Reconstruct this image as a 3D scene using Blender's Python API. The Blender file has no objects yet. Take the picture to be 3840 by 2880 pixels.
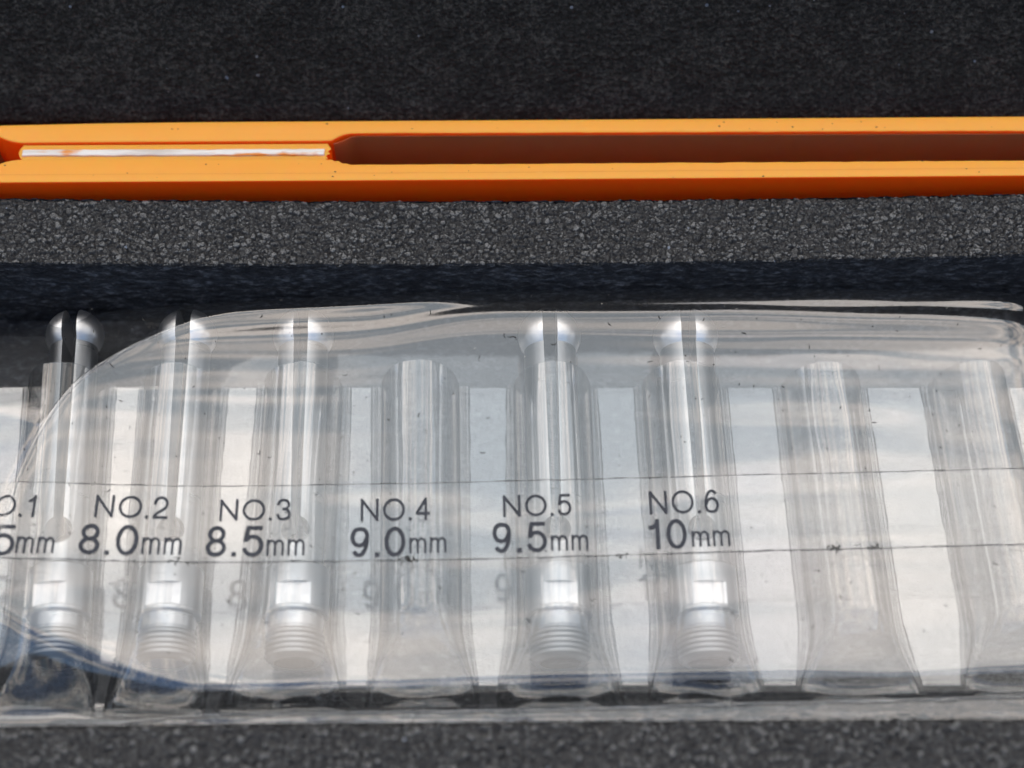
import bpy, bmesh, math, random
import numpy as np
from mathutils import Vector, Matrix

MM = 0.001
sc = bpy.context.scene
random.seed(7)
rng = np.random.default_rng(11)

# ------------------------------------------------------------------ camera
PHI = math.radians(26.0)
DIST = 275.0
cam_d = bpy.data.cameras.new('camera')
cam = bpy.data.objects.new('camera', cam_d)
sc.collection.objects.link(cam)
cam.location = (0, -DIST * math.sin(PHI) * MM, (6 + DIST * math.cos(PHI)) * MM)
cam.rotation_euler = (PHI, 0, 0)
cam_d.sensor_width = 17.3
cam_d.lens = 30.0
cam_d.clip_start = 0.005
cam_d.clip_end = 100.0
cam_d.dof.use_dof = True
cam_d.dof.focus_distance = 0.272
cam_d.dof.aperture_fstop = 4.4
sc.camera = cam

# ------------------------------------------------------------------ sky and sun
SUN_EL, SUN_AZ = math.radians(66), math.radians(4)      # azimuth measured from +Y towards +X
world = bpy.data.worlds.new('World')
sc.world = world
world.use_nodes = True
wn, wl = world.node_tree.nodes, world.node_tree.links
wn.clear()
def N(t, **k):
    n = wn.new(t)
    for a, b in k.items():
        setattr(n, a, b)
    return n
w_out = N('ShaderNodeOutputWorld'); w_bg = N('ShaderNodeBackground')
w_bg.inputs['Strength'].default_value = 0.15
sky = N('ShaderNodeTexSky', sky_type='NISHITA')
sky.sun_disc = False
sky.sun_elevation = SUN_EL
sky.sun_rotation = SUN_AZ
sky.air_density = 1.4; sky.dust_density = 0.5; sky.ozone_density = 3.0
w_tc = N('ShaderNodeTexCoord')
w_map = N('ShaderNodeMapping'); w_map.inputs['Scale'].default_value = (1.0, 1.0, 1.7)
w_map.inputs['Location'].default_value = (1.3, 2.2, 4.1)
w_no = N('ShaderNodeTexNoise'); w_no.inputs['Scale'].default_value = 2.3
w_no.inputs['Detail'].default_value = 3.0; w_no.inputs['Roughness'].default_value = 0.52
w_sep = N('ShaderNodeSeparateXYZ')
wl.new(w_tc.outputs['Generated'], w_map.inputs['Vector'])
wl.new(w_map.outputs['Vector'], w_no.inputs['Vector'])
wl.new(w_tc.outputs['Generated'], w_sep.inputs['Vector'])
# cloud bank covers the sky ahead and overhead and breaks up into blue behind the photographer
m1 = N('ShaderNodeMath', operation='MULTIPLY_ADD')
wl.new(w_sep.outputs['Y'], m1.inputs[0]); m1.inputs[1].default_value = 0.22; m1.inputs[2].default_value = 0.13
m2 = N('ShaderNodeMath', operation='ADD')
wl.new(w_no.outputs['Fac'], m2.inputs[0]); wl.new(m1.outputs[0], m2.inputs[1])
w_cov = N('ShaderNodeMapRange', interpolation_type='SMOOTHSTEP')
w_cov.inputs['From Min'].default_value = 0.50; w_cov.inputs['From Max'].default_value = 0.66
wl.new(m2.outputs[0], w_cov.inputs['Value'])
# cloud tone: blue-grey bellies to warm white tops
w_no2 = N('ShaderNodeTexNoise'); w_no2.inputs['Scale'].default_value = 5.2
w_no2.inputs['Detail'].default_value = 1.0; w_no2.inputs['Roughness'].default_value = 0.5
w_map2 = N('ShaderNodeMapping'); w_map2.inputs['Location'].default_value = (8.0, 2.3, 5.1)
w_map2.inputs['Scale'].default_value = (0.5, 1.5, 1.5)
wl.new(w_tc.outputs['Generated'], w_map2.inputs['Vector']); wl.new(w_map2.outputs['Vector'], w_no2.inputs['Vector'])
w_ramp = N('ShaderNodeValToRGB')
w_ramp.color_ramp.elements[0].position = 0.38; w_ramp.color_ramp.elements[0].color = (0.24, 0.30, 0.355, 1)
w_ramp.color_ramp.elements[1].position = 0.62; w_ramp.color_ramp.elements[1].color = (1.06, 0.94, 0.85, 1)
wl.new(w_no2.outputs['Fac'], w_ramp.inputs['Fac'])
w_cm = N('ShaderNodeVectorMath', operation='SCALE'); w_cm.inputs['Scale'].default_value = 13.5
wl.new(w_ramp.outputs['Color'], w_cm.inputs[0])
w_mix = N('ShaderNodeMix', data_type='RGBA')
wl.new(w_cov.outputs['Result'], w_mix.inputs['Factor'])
wl.new(sky.outputs['Color'], w_mix.inputs['A']); wl.new(w_cm.outputs[0], w_mix.inputs['B'])
# dull ground and, above the horizon, an unseen treeline added for dark reflections
w_tn = N('ShaderNodeTexNoise'); w_tn.inputs['Scale'].default_value = 5.0; w_tn.inputs['Detail'].default_value = 4.0
wl.new(w_tc.outputs['Generated'], w_tn.inputs['Vector'])
w_tl = N('ShaderNodeMath', operation='MULTIPLY_ADD'); w_tl.inputs[1].default_value = -0.35
wl.new(w_tn.outputs['Fac'], w_tl.inputs[0]); wl.new(w_sep.outputs['Z'], w_tl.inputs[2])
w_gr = N('ShaderNodeMapRange'); w_gr.inputs['From Min'].default_value = 0.10; w_gr.inputs['From Max'].default_value = 0.15
wl.new(w_tl.outputs[0], w_gr.inputs['Value'])
w_mix2 = N('ShaderNodeMix', data_type='RGBA')
w_mix2.inputs['A'].default_value = (0.45, 0.42, 0.36, 1)
wl.new(w_gr.outputs['Result'], w_mix2.inputs['Factor']); wl.new(w_mix.outputs['Result'], w_mix2.inputs['B'])
wl.new(w_mix2.outputs['Result'], w_bg.inputs['Color'])
wl.new(w_bg.outputs[0], w_out.inputs['Surface'])

sun_d = bpy.data.lights.new('sun', 'SUN')
sun_d.energy = 0.5
sun_d.angle = math.radians(60)
sun_d.color = (1.0, 0.975, 0.94)
sun = bpy.data.objects.new('sun', sun_d)
sc.collection.objects.link(sun)
sdir = Vector((math.sin(SUN_AZ) * math.cos(SUN_EL), math.cos(SUN_AZ) * math.cos(SUN_EL), math.sin(SUN_EL)))
sun.rotation_euler = sdir.to_track_quat('Z', 'Y').to_euler()

sc.view_settings.view_transform = 'Standard'
sc.view_settings.look = 'None'
sc.view_settings.gamma = 1.0
sc.view_settings.exposure = 0.40
sc.view_settings.use_curve_mapping = False
sc.render.engine = 'CYCLES'
cy = sc.cycles
cy.max_bounces = 7; cy.diffuse_bounces = 2; cy.glossy_bounces = 4
cy.transmission_bounces = 6; cy.transparent_max_bounces = 40
cy.caustics_reflective = False; cy.caustics_refractive = False
cy.sample_clamp_indirect = 6.0
cy.use_denoising = True
cy.use_adaptive_sampling = True; cy.adaptive_threshold = 0.03; cy.adaptive_min_samples = 16

# ------------------------------------------------------------------ material helpers
class MatB:
    def __init__(self, name):
        self.m = bpy.data.materials.new(name); self.m.use_nodes = True
        self.t = self.m.node_tree; self.t.nodes.clear()
        self.out = self.n('ShaderNodeOutputMaterial')
        self.tc = self.n('ShaderNodeTexCoord')
    def n(self, t, inp=None, **k):
        n = self.t.nodes.new(t)
        for a, b in k.items(): setattr(n, a, b)
        for a, b in (inp or {}).items():
            if hasattr(b, 'is_linked') or isinstance(b, bpy.types.NodeSocket): self.t.links.new(b, n.inputs[a])
            else: n.inputs[a].default_value = b
        return n
    def noise(self, scale, detail=3, rough=0.5, vec=None, stretch=None):
        v = vec or self.tc.outputs['Object']
        if stretch: v = self.n('ShaderNodeMapping', {'Vector': v, 'Scale': stretch}).outputs['Vector']
        return self.n('ShaderNodeTexNoise', {'Vector': v, 'Scale': scale, 'Detail': detail, 'Roughness': rough}).outputs['Fac']
    def ramp(self, fac, stops):
        r = self.n('ShaderNodeValToRGB', {'Fac': fac})
        e = r.color_ramp.elements
        while len(e) < len(stops): e.new(0.5)
        for i, (p, c) in enumerate(stops): e[i].position = p; e[i].color = (*c, 1) if len(c) == 3 else c
        return r.outputs['Color']
    def mix(self, f, a, b, mode='MIX'):
        return self.n('ShaderNodeMix', {'Factor': f, 'A': a, 'B': b}, data_type='RGBA', blend_type=mode).outputs['Result']
    def math(self, op, a, b=0.0, c=0.0):
        return self.n('ShaderNodeMath', {0: a, 1: b, 2: c}, operation=op).outputs[0]
    def maprange(self, v, a, b, c=0.0, d=1.0):
        return self.n('ShaderNodeMapRange', {'Value': v, 'From Min': a, 'From Max': b, 'To Min': c, 'To Max': d}).outputs['Result']
    def bump(self, h, dist, strength=1.0, normal=None):
        i = {'Height': h, 'Distance': dist, 'Strength': strength}
        if normal: i['Normal'] = normal
        return self.n('ShaderNodeBump', i).outputs['Normal']
    def principled(self, **k):
        p = self.n('ShaderNodeBsdfPrincipled')
        for a, b in k.items():
            a = a.replace('_', ' ')
            if isinstance(b, bpy.types.NodeSocket): self.t.links.new(b, p.inputs[a])
            else: p.inputs[a].default_value = b
        return p.outputs[0]
    def done(self, s):
        self.t.links.new(s, self.out.inputs['Surface']); return self.m

def fc(c): return (c[0], c[1], c[2], 1)

# closed-cell bead foam (ridge and front rim): tone of each bead comes from the mesh
b = MatB('bead_foam')
att = b.n('ShaderNodeAttribute', attribute_name='bead').outputs['Fac']
wr = b.noise(3600, 3, 0.65)
tone = b.math('MULTIPLY', att, b.maprange(wr, 0.3, 0.7, 0.55, 1.35))
col = b.ramp(tone, [(0.0, (0.010, 0.010, 0.011)), (0.40, (0.018, 0.018, 0.019)), (0.72, (0.056, 0.056, 0.055)), (1.0, (0.17, 0.17, 0.165))])
vor = b.n('ShaderNodeTexVoronoi', {'Vector': b.tc.outputs['Object'], 'Scale': 620.0})
spk = b.math('LESS_THAN', vor.outputs['Distance'], 0.16)
sel = b.math('GREATER_THAN', b.n('ShaderNodeSeparateColor', {'Color': vor.outputs['Color']}).outputs[0], 0.985)
col = b.mix(b.math('MULTIPLY', spk, sel), col, fc((0.22, 0.25, 0.30)))
b.m = b.done(b.principled(Base_Color=col, Roughness=0.55, Specular_IOR_Level=0.35, Normal=b.bump(wr, 0.00012, 0.8)))
M_BEAD = b.m

# cut face of the foam (walls): fine streaky cells
b = MatB('cut_foam')
n1 = b.noise(850, 5, 0.72, stretch=(0.65, 1, 1.3)); n2 = b.noise(3200, 3, 0.6)
col = b.ramp(n1, [(0.30, (0.010, 0.010, 0.012)), (0.52, (0.045, 0.046, 0.052)), (0.72, (0.19, 0.195, 0.21))])
hh = b.math('ADD', n1, b.math('MULTIPLY', n2, 0.5))
M_CUT = b.done(b.principled(Base_Color=col, Roughness=0.8, Specular_IOR_Level=0.2, Normal=b.bump(hh, 0.0005, 1.0)))

# lid foam: black open cell foam with its sparkle painted as pale specks, and dust
b = MatB('open_cell_foam')
v1 = b.n('ShaderNodeTexVoronoi', {'Vector': b.tc.outputs['Object'], 'Scale': 1500.0, 'Randomness': 1.0}).outputs['Distance']
n1 = b.noise(1250, 4, 0.74); n3 = b.noise(150, 3, 0.6)
f = b.math('MULTIPLY', n1, b.maprange(n3, 0.3, 0.7, 0.9, 1.1))
col = b.ramp(f, [(0.38, (0.005, 0.005, 0.005)), (0.52, (0.016, 0.0158, 0.0152)), (0.66, (0.048, 0.046, 0.043))])
vd = b.n('ShaderNodeTexVoronoi', {'Vector': b.tc.outputs['Object'], 'Scale': 420.0})
sp = b.n('ShaderNodeSeparateColor', {'Color': vd.outputs['Color']})
spk = b.math('LESS_THAN', vd.outputs['Distance'], b.math('MULTIPLY', sp.outputs[1], 0.13))
sel = b.math('GREATER_THAN', sp.outputs[0], 0.80)
col = b.mix(b.math('MULTIPLY', spk, sel), col, b.mix(sp.outputs[2], fc((0.13, 0.13, 0.135)), fc((0.10, 0.12, 0.16))))
hh = b.math('ADD', n1, b.math('MULTIPLY', v1, 0.6))
M_LID = b.done(b.principled(Base_Color=col, Roughness=0.8, Specular_IOR_Level=0.25, Normal=b.bump(hh, 0.0004, 1.0)))

# orange plastic
def orange(name, base, rough):
    b = MatB(name)
    n1 = b.noise(60, 3, 0.5, stretch=(0.15, 1, 1)); n2 = b.noise(700, 4, 0.6, stretch=(0.08, 1, 1)); n3 = b.noise(260, 5, 0.7)
    c = b.mix(b.maprange(n1, 0.35, 0.65, 0.0, 0.30), fc(base), fc((base[0] * 0.93, base[1] * 0.80, base[2] * 0.7)))
    grime = b.maprange(n3, 0.70, 0.76)
    c = b.mix(b.math('MULTIPLY', grime, 0.35), c, fc((0.20, 0.09, 0.03)))
    scuff = b.maprange(b.noise(420, 5, 0.75, stretch=(0.35, 1, 1)), 0.66, 0.74)
    c = b.mix(b.math('MULTIPLY', scuff, 0.35), c, fc((min(base[0] * 1.05, 0.95), min(base[1] * 1.7 + 0.02, 0.8), base[2] * 3 + 0.01)))
    hh = b.math('ADD', n2, b.math('MULTIPLY', n3, 0.4))
    return b.done(b.principled(Base_Color=c, Roughness=b.maprange(n3, 0.3, 0.7, rough - 0.06, rough + 0.1), Specular_IOR_Level=0.3,
                               Subsurface_Weight=0.6, Subsurface_Radius=(1.0, 0.22, 0.05), Subsurface_Scale=0.0022,
                               Normal=b.bump(hh, 0.00005, 0.5)))
M_OR = orange('orange_plastic', (0.97, 0.105, 0.002), 0.42)
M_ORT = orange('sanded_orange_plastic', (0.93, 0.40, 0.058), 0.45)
M_ORI = orange('shaded_channel_lining', (0.30, 0.100, 0.036), 0.6)  # brown darkened to hold the shade inside the channel

b = MatB('scuffed_white_rib')
n1 = b.noise(300, 4, 0.65, stretch=(0.12, 1.6, 1)); n2 = b.noise(95, 3, 0.6, stretch=(1, 0.05, 1)); n3 = b.noise(1100, 3, 0.6, stretch=(0.1, 1, 1))
f = b.math('ADD', n1, b.math('MULTIPLY', n2, 0.9))
mask = b.maprange(f, 0.80, 0.88)
col = b.mix(mask, fc((0.75, 0.27, 0.05)), b.ramp(n3, [(0.35, (0.62, 0.55, 0.48)), (0.6, (0.82, 0.78, 0.72))]))
M_RIB = b.done(b.principled(Base_Color=col, Roughness=0.5, Normal=b.bump(n3, 0.00012, 0.6)))

# satin machined metal
def metal(name, base, rough, ring=True):
    b = MatB(name)
    n1 = b.noise(900, 3, 0.6, stretch=(0.05, 3.0, 0.05)) if ring else b.noise(600, 3, 0.6)
    n2 = b.noise(220, 4, 0.6)
    c = b.mix(b.maprange(n2, 0.35, 0.7, 0.0, 0.35), fc(base), fc(tuple(v * 0.82 for v in base)))
    r = b.math('ADD', b.maprange(n1, 0.3, 0.7, -0.05, 0.06), b.maprange(n2, 0.3, 0.7, rough - 0.04, rough + 0.05))
    return b.done(b.principled(Base_Color=c, Metallic=1.0, Roughness=r, Normal=b.bump(n1, 0.00003, 0.5)))
M_STEEL = metal('satin_steel', (0.41, 0.43, 0.45), 0.33)
M_BALL = metal('polished_steel', (0.86, 0.865, 0.87), 0.34, False)
M_FLAT = metal('milled_flat', (0.66, 0.665, 0.67), 0.5, False)
b = MatB('dark_bore')
M_BORE = b.done(b.principled(Base_Color=(0.03, 0.022, 0.022, 1), Metallic=0.0, Roughness=0.5))

# clear vinyl film: thin sheet, mirror-like on both faces, a trace of milky haze
def film(name, haze, rough, gain=1.0, tint=(0.97, 0.975, 0.975), bump=0.0, bscale=40, stretch=None, smears=False, cap=0.4, slant=0.8):
    b = MatB(name)
    nr = None
    if bump:
        n1 = b.noise(bscale, 3, 0.5, stretch=stretch)
        nr = b.bump(n1, bump, 1.0)
    fi = {'IOR': 1.52}
    if nr: fi['Normal'] = nr
    F = b.n('ShaderNodeFresnel', {'IOR': 1.52}).outputs[0]
    R = b.math('MULTIPLY', b.math('DIVIDE', b.math('MULTIPLY', F, 2.0), b.math('ADD', F, 1.0)), gain)
    R = b.math('MINIMUM', R, cap)
    gi = {'Color': (1, 1, 1, 1), 'Roughness': rough}
    if nr: gi['Normal'] = nr
    g = b.n('ShaderNodeBsdfGlossy', gi).outputs[0]
    lw = b.n('ShaderNodeLayerWeight', {'Blend': 0.5}).outputs['Facing']      # longer path through the sheet at a slant
    tcol = b.mix(b.maprange(lw, 0.45, 0.95), fc(tint), fc(tuple(v * slant for v in tint)))
    tr = b.n('ShaderNodeBsdfTransparent', {'Color': tcol}).outputs[0]
    di = b.n('ShaderNodeBsdfDiffuse', {'Color': (0.85, 0.87, 0.88, 1)}).outputs[0]
    tl = b.n('ShaderNodeBsdfTranslucent', {'Color': (0.85, 0.87, 0.88, 1)}).outputs[0]
    hz = b.n('ShaderNodeMixShader', {0: 0.5, 1: di, 2: tl}).outputs[0]
    smear = b.maprange(b.noise(70, 3, 0.6), 0.3, 0.75, haze * 0.5, haze * 1.6) if smears else haze
    body = b.n('ShaderNodeMixShader', {0: smear, 1: tr, 2: hz}).outputs[0] if haze else tr
    return b.done(b.n('ShaderNodeMixShader', {0: R, 1: body, 2: g}).outputs[0])
M_COVER = film('clear_cover_film', 0.015, 0.08, 1.4, smears=True)
M_POCKET = film('clear_pocket_film', 0.0, 0.0, 0.95, cap=0.24, slant=0.25)
M_WEB = film('welded_film', 0.08, 0.10, 1.8)
M_BACK = film('back_film', 0.10, 0.06, 1.0)
M_STRIP = film('label_strip_film', 0.02, 0.07, 0.45)
M_SEAM = film('seam_film', 0.06, 0.12, 1.0, bump=0.0003, bscale=300, stretch=(0.3, 1, 1))

b = MatB('printed_ink')
n1 = b.noise(900, 3, 0.6)
M_INK = b.done(b.principled(Base_Color=b.ramp(n1, [(0.3, (0.018, 0.021, 0.030)), (0.7, (0.032, 0.037, 0.050))]), Roughness=0.5, Specular_IOR_Level=0.3))
b = MatB('lint_dark'); M_LINT = b.done(b.principled(Base_Color=(0.035, 0.033, 0.03, 1), Roughness=0.9))
b = MatB('lint_pale'); M_LINTP = b.done(b.principled(Base_Color=(0.55, 0.53, 0.48, 1), Roughness=0.9))
b = MatB('strip_line')
n1 = b.noise(420, 4, 0.7)
M_LINE = b.done(b.principled(Base_Color=b.ramp(n1, [(0.35, (0.03, 0.03, 0.032)), (0.65, (0.13, 0.13, 0.13))]), Roughness=0.8))

# ------------------------------------------------------------------ mesh helpers (all lengths in millimetres)
def link(name, me, mat, parent=None, smooth=True):
    o = bpy.data.objects.new(name, me)
    sc.collection.objects.link(o)
    if mat is not None and not me.materials: me.materials.append(mat)
    if smooth:
        me.polygons.foreach_set('use_smooth', [True] * len(me.polygons))
    if parent is not None: o.parent = parent
    return o
def grid(name, X, Y, Z, mat, parent=None, attr=None, smooth=True):
    ny, nx = X.shape
    co = np.stack([X, Y, Z], -1).reshape(-1, 3) * MM
    i = np.arange(ny * nx).reshape(ny, nx)
    q = np.stack([i[:-1, :-1], i[:-1, 1:], i[1:, 1:], i[1:, :-1]], -1).reshape(-1, 4)
    me = bpy.data.meshes.new(name)
    me.vertices.add(len(co)); me.vertices.foreach_set('co', co.astype(np.float32).ravel())
    me.loops.add(q.size); me.loops.foreach_set('vertex_index', q.astype(np.int32).ravel())
    me.polygons.add(len(q)); me.polygons.foreach_set('loop_start', np.arange(0, q.size, 4, dtype=np.int32))
    me.update(calc_edges=True); me.validate()
    if attr is not None:
        a = me.attributes.new(attr[0], 'FLOAT', 'POINT'); a.data.foreach_set('value', attr[1].astype(np.float32).ravel())
    return link(name, me, mat, parent, smooth)
def pyd(name, v, f, mat, parent=None, smooth=False):
    me = bpy.data.meshes.new(name)
    me.from_pydata([(a * MM, b_ * MM, c * MM) for a, b_, c in v], [], f)
    me.update()
    return link(name, me, mat, parent, smooth)
def box(name, x0, x1, y0, y1, z0, z1, mat, parent=None):
    v = [(x, y, z) for z in (z0, z1) for y in (y0, y1) for x in (x0, x1)]
    f = [(0, 2, 3, 1), (4, 5, 7, 6), (0, 1, 5, 4), (2, 6, 7, 3), (0, 4, 6, 2), (1, 3, 7, 5)]
    return pyd(name, v, f, mat, parent)
def empty(name, loc=(0, 0, 0), rz=0.0):
    o = bpy.data.objects.new(name, None); sc.collection.objects.link(o)
    o.empty_display_size = 0.01
    o.location = tuple(c * MM for c in loc); o.rotation_euler = (0, 0, rz)
    return o
def tag(o, label, cat, group=None, kind=None):
    o['label'] = label; o['category'] = cat
    if group: o['group'] = group
    if kind: o['kind'] = kind
    return o

def h2(ix, iy, seed):
    n = (ix.astype(np.int64) * 374761393 + iy.astype(np.int64) * 668265263 + seed * 974634541) & 0x7fffffff
    n = ((n ^ (n >> 13)) * 1274126177) & 0x7fffffff
    n = ((n ^ (n >> 15)) * 1103515245 + 12345) & 0x7fffffff
    n = n ^ (n >> 11)
    return (n & 0xffff) / 65535.0
def vnoise(x, y, seed):
    ix, iy = np.floor(x), np.floor(y); fx, fy = x - ix, y - iy
    fx = fx * fx * fx * (fx * (fx * 6 - 15) + 10); fy = fy * fy * fy * (fy * (fy * 6 - 15) + 10)
    a, b_, c, d = h2(ix, iy, seed), h2(ix + 1, iy, seed), h2(ix, iy + 1, seed), h2(ix + 1, iy + 1, seed)
    return (a + (b_ - a) * fx + (c - a) * fy + (a - b_ - c + d) * fx * fy) * 2 - 1
def fbm(x, y, seed, o=3):
    s, a = 0, 1.0
    for k in range(o):
        s = s + a * vnoise(x * 2 ** k + 17.3 * k, y * 2 ** k - 9.1 * k, seed + k); a *= 0.5
    return s
def worley(x, y, cell, seed):
    gx, gy = x / cell, y / cell
    ix, iy = np.floor(gx), np.floor(gy)
    F1 = np.full(x.shape, 9.0); F2 = np.full(x.shape, 9.0); R = np.zeros(x.shape)
    for dx in (-1, 0, 1):
        for dy in (-1, 0, 1):
            cx, cy_ = ix + dx, iy + dy
            px = cx + 0.08 + 0.84 * h2(cx, cy_, seed); py = cy_ + 0.08 + 0.84 * h2(cx, cy_, seed + 1)
            r = h2(cx, cy_, seed + 2); el = h2(cx, cy_, seed + 3)
            d = np.hypot((gx - px) * (0.8 + 0.25 * el), (gy - py) * (1.2 - 0.25 * el)) - 0.32 * r
            near = d < F1
            F2 = np.where(near, F1, np.minimum(F2, d))
            R = np.where(near, h2(cx, cy_, seed + 5), R)
            F1 = np.where(near, d, F1)
    return F1, F2, R

# ------------------------------------------------------------------ foam tray
def parab(pts):
    c = np.polyfit([p[0] for p in pts], [p[1] for p in pts], 2)
    return lambda x: np.polyval(c, x)
Y_RF = parab([(-78.7, 15.87), (-17.2, 15.54), (78.9, 17.29)])      # ridge, edge towards the pouch
Y_RB = parab([(-80.2, 27.9), (-0.84, 27.41), (80.3, 28.73)])       # ridge, edge towards the orange handle
Y_FR = parab([(-69.5, -56.4), (0.0, -55.7), (69.7, -55.3)])        # front rim edge
ZT = 16.0

tray = empty('foam_tray')
tag(tray, 'dark grey bead foam tray with a recess holding the clear pouch', 'foam tray')

def bead_surface(name, x0, x1, ya, yb, step, seed, ra, rb):
    nx = int((x1 - x0) / step)
    xs = np.linspace(x0, x1, nx)
    ny = int((yb(0.0) - ya(0.0)) / step)
    t = np.linspace(0, 1, ny)[:, None]
    X = np.broadcast_to(xs, (ny, nx)).copy()
    lo, hi = ya(xs)[None, :], yb(xs)[None, :]
    lo = lo + 0.10 * fbm(xs * 0.9, xs * 0, seed + 40)[None, :] + 0.05 * fbm(xs * 3, xs * 0, seed + 44)[None, :]
    hi = hi + 0.14 * fbm(xs * 0.9, xs * 0, seed + 50)[None, :] + 0.08 * fbm(xs * 3, xs * 0, seed + 54)[None, :]
    Y = lo + (hi - lo) * t
    wx = X + 0.22 * fbm(X * 1.3, Y * 1.3, seed + 20); wy = Y + 0.22 * fbm(X * 1.3, Y * 1.3, seed + 30)
    F1, F2, R = worley(wx, wy, 0.88, seed)
    G1, G2, S = worley(wx + 5.3, wy + 2.1, 0.50, seed + 100)
    e1 = np.minimum(np.clip((F2 - F1) / 0.22, 0, 1), np.clip((0.40 - F1) / 0.26, 0, 1))
    e2 = np.minimum(np.clip((G2 - G1) / 0.24, 0, 1), np.clip((0.50 - G1) / 0.26, 0, 1))
    small = (R < 0.34) | (e1 <= 0.02)
    e = np.where(small, e2 * np.where(R < 0.34, 1.0, 0.8), e1)
    r = np.where(small, 0.15 + 0.7 * S, R)
    dome = 1 - (1 - e) ** 2.0
    Z = ZT + np.where(small, 0.36, 0.56) * dome - 0.56 + (r - 0.5) * 0.15 * dome + 0.10 * fbm(X * 0.25, Y * 0.25, seed + 70)
    for edge, rad in ((Y - lo, ra), (hi - Y, rb)):
        u = np.clip(1 - edge / rad, 0, 1)
        Z = Z - rad * 0.75 * (1 - np.sqrt(np.clip(1 - u * u, 0, 1)))
    tone = np.clip((0.36 + 0.64 * r) * (0.05 + 0.95 * np.clip(e * 1.25, 0, 1)), 0, 1)
    o = grid(name, X, Y, Z, M_BEAD, tray, ('bead', tone))
    o['kind'] = 'stuff'
    return o
bead_surface('ridge_beads', -93, 93, Y_RF, Y_RB, 0.13, 3, 0.35, 1.5)
bead_surface('front_rim_beads', -93, 93, lambda x: x * 0 - 72.0, Y_FR, 0.17, 400, 0.5, 1.2)

def wall(name, yf, z0, z1, seed, x0=-92, x1=92, amp=0.14):
    xs = np.linspace(x0, x1, 560); zs = np.linspace(z0, z1, 64)
    X, Z = np.meshgrid(xs, zs)
    Y = yf(X) + amp * fbm(X * 0.8, Z * 1.6, seed) + 0.05 * fbm(X * 3.5, Z * 6, seed + 5)
    return grid(name, X, Y, Z, M_CUT, tray)
wall('recess_wall', lambda x: Y_RF(x) + 0.12, 15.95, -3.3, 21)
wall('slot_wall', lambda x: Y_RB(x) - 0.2, -3.3, 15.6, 31)
wall('rim_wall', lambda x: Y_FR(x) - 0.15, -3.3, 15.6, 41)
box('recess_floor', -96, 96, -60, 60, -6.0, -3.2, M_CUT, tray)
box('front_block', -125, 125, -110, -71.8, -5.0, 15.6, M_CUT, tray)
for s in (-1, 1):
    box('side_block', min(s * 92, s * 125), max(s * 92, s * 125), -71.7, 45, -5.1, 16.2, M_CUT, tray)

# ------------------------------------------------------------------ lid foam, leaning back behind the tray
LID_E = math.radians(55)
lid = empty('lid_foam', (0, 43.3, 12.4))
tag(lid, 'black open cell foam pad of the case lid behind the orange handle', 'lid foam')
sv = np.concatenate([np.linspace(0, 34, 150), np.linspace(36, 250, 40)])
xs = np.linspace(-95, 95, 700); xs = np.concatenate([[-190, -150, -120], xs, [120, 150, 190]])
X, S = np.meshgrid(xs, sv)
F1, F2, R = worley(X, S, 0.75, 900)
disp = 0.16 * np.clip((F2 - F1) / 0.5, 0, 1) + 0.12 * fbm(X * 0.5, S * 0.5, 910) + 0.5 * fbm(X * 0.03, S * 0.05, 915)
rd = 1.5
u = np.clip(1 - S / rd, 0, 1)
disp = disp - 1.3 * (1 - np.sqrt(np.clip(1 - u * u, 0, 1)))
cy_, sy_ = math.cos(LID_E), math.sin(LID_E)
grid('foam_face', X, S * cy_ - disp * sy_, S * sy_ + disp * cy_, M_LID, lid)
def lidpt(x, s, d): return (x, s * cy_ - d * sy_, s * sy_ + d * cy_)
v = [lidpt(x, s, d) for d in (-1.6, -22) for s in (0, 251) for x in (-191, 191)]
pyd('foam_back', v, [(0, 2, 3, 1), (4, 5, 7, 6), (0, 1, 5, 4), (2, 6, 7, 3), (0, 4, 6, 2), (1, 3, 7, 5)], M_LID, lid)

# ------------------------------------------------------------------ orange handle standing in its slot
handle = empty('orange_handle', (0, 36.25, 0.6), math.radians(0.15))
tag(handle, 'orange plastic channel shaped handle lying in the foam slot above the pouch', 'handle')
HO = Vector((0, 35, 2))
def smooth_poly(pts, n=6):
    out = []
    for i in range(len(pts)):
        out.append(pts[i])
    return out
def extrude_poly(name, poly, z0, z1, mat, bevel=0.25, seg=3):
    bm = bmesh.new()
    vs = [bm.verts.new(((x - HO.x) * MM, (y - HO.y) * MM, (z0 - HO.z) * MM)) for x, y in poly]
    f = bm.faces.new(vs)
    r = bmesh.ops.extrude_face_region(bm, geom=[f])
    top = [e for e in r['geom'] if isinstance(e, bmesh.types.BMVert)]
    bmesh.ops.translate(bm, verts=top, vec=(0, 0, (z1 - z0) * MM))
    bmesh.ops.recalc_face_normals(bm, faces=bm.faces)
    if bevel:
        tops = set(top)
        es = [e for e in bm.edges if e.verts[0] in tops and e.verts[1] in tops]
        bmesh.ops.bevel(bm, geom=es, offset=bevel * MM, segments=seg, affect='EDGES', profile=0.5)
    bm.normal_update()
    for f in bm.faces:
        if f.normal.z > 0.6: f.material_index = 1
    me = bpy.data.meshes.new(name); bm.to_mesh(me); bm.free()
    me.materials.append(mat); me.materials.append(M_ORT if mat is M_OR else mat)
    o = link(name, me, mat, handle, True)
    try:
        me.set_sharp_from_angle(angle=math.radians(35))
    except Exception: pass
    return o
def arc(p0, p1, bend, n=6):
    (ax, ay), (bx, by) = p0, p1
    mx, my = (ax + bx) / 2, (ay + by) / 2
    dx, dy = bx - ax, by - ay
    cxp, cyp = mx - dy * bend, my + dx * bend
    return [((1 - t) ** 2 * ax + 2 * t * (1 - t) * cxp + t * t * bx, (1 - t) ** 2 * ay + 2 * t * (1 - t) * cyp + t * t * by) for t in np.linspace(0, 1, n)]
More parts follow.
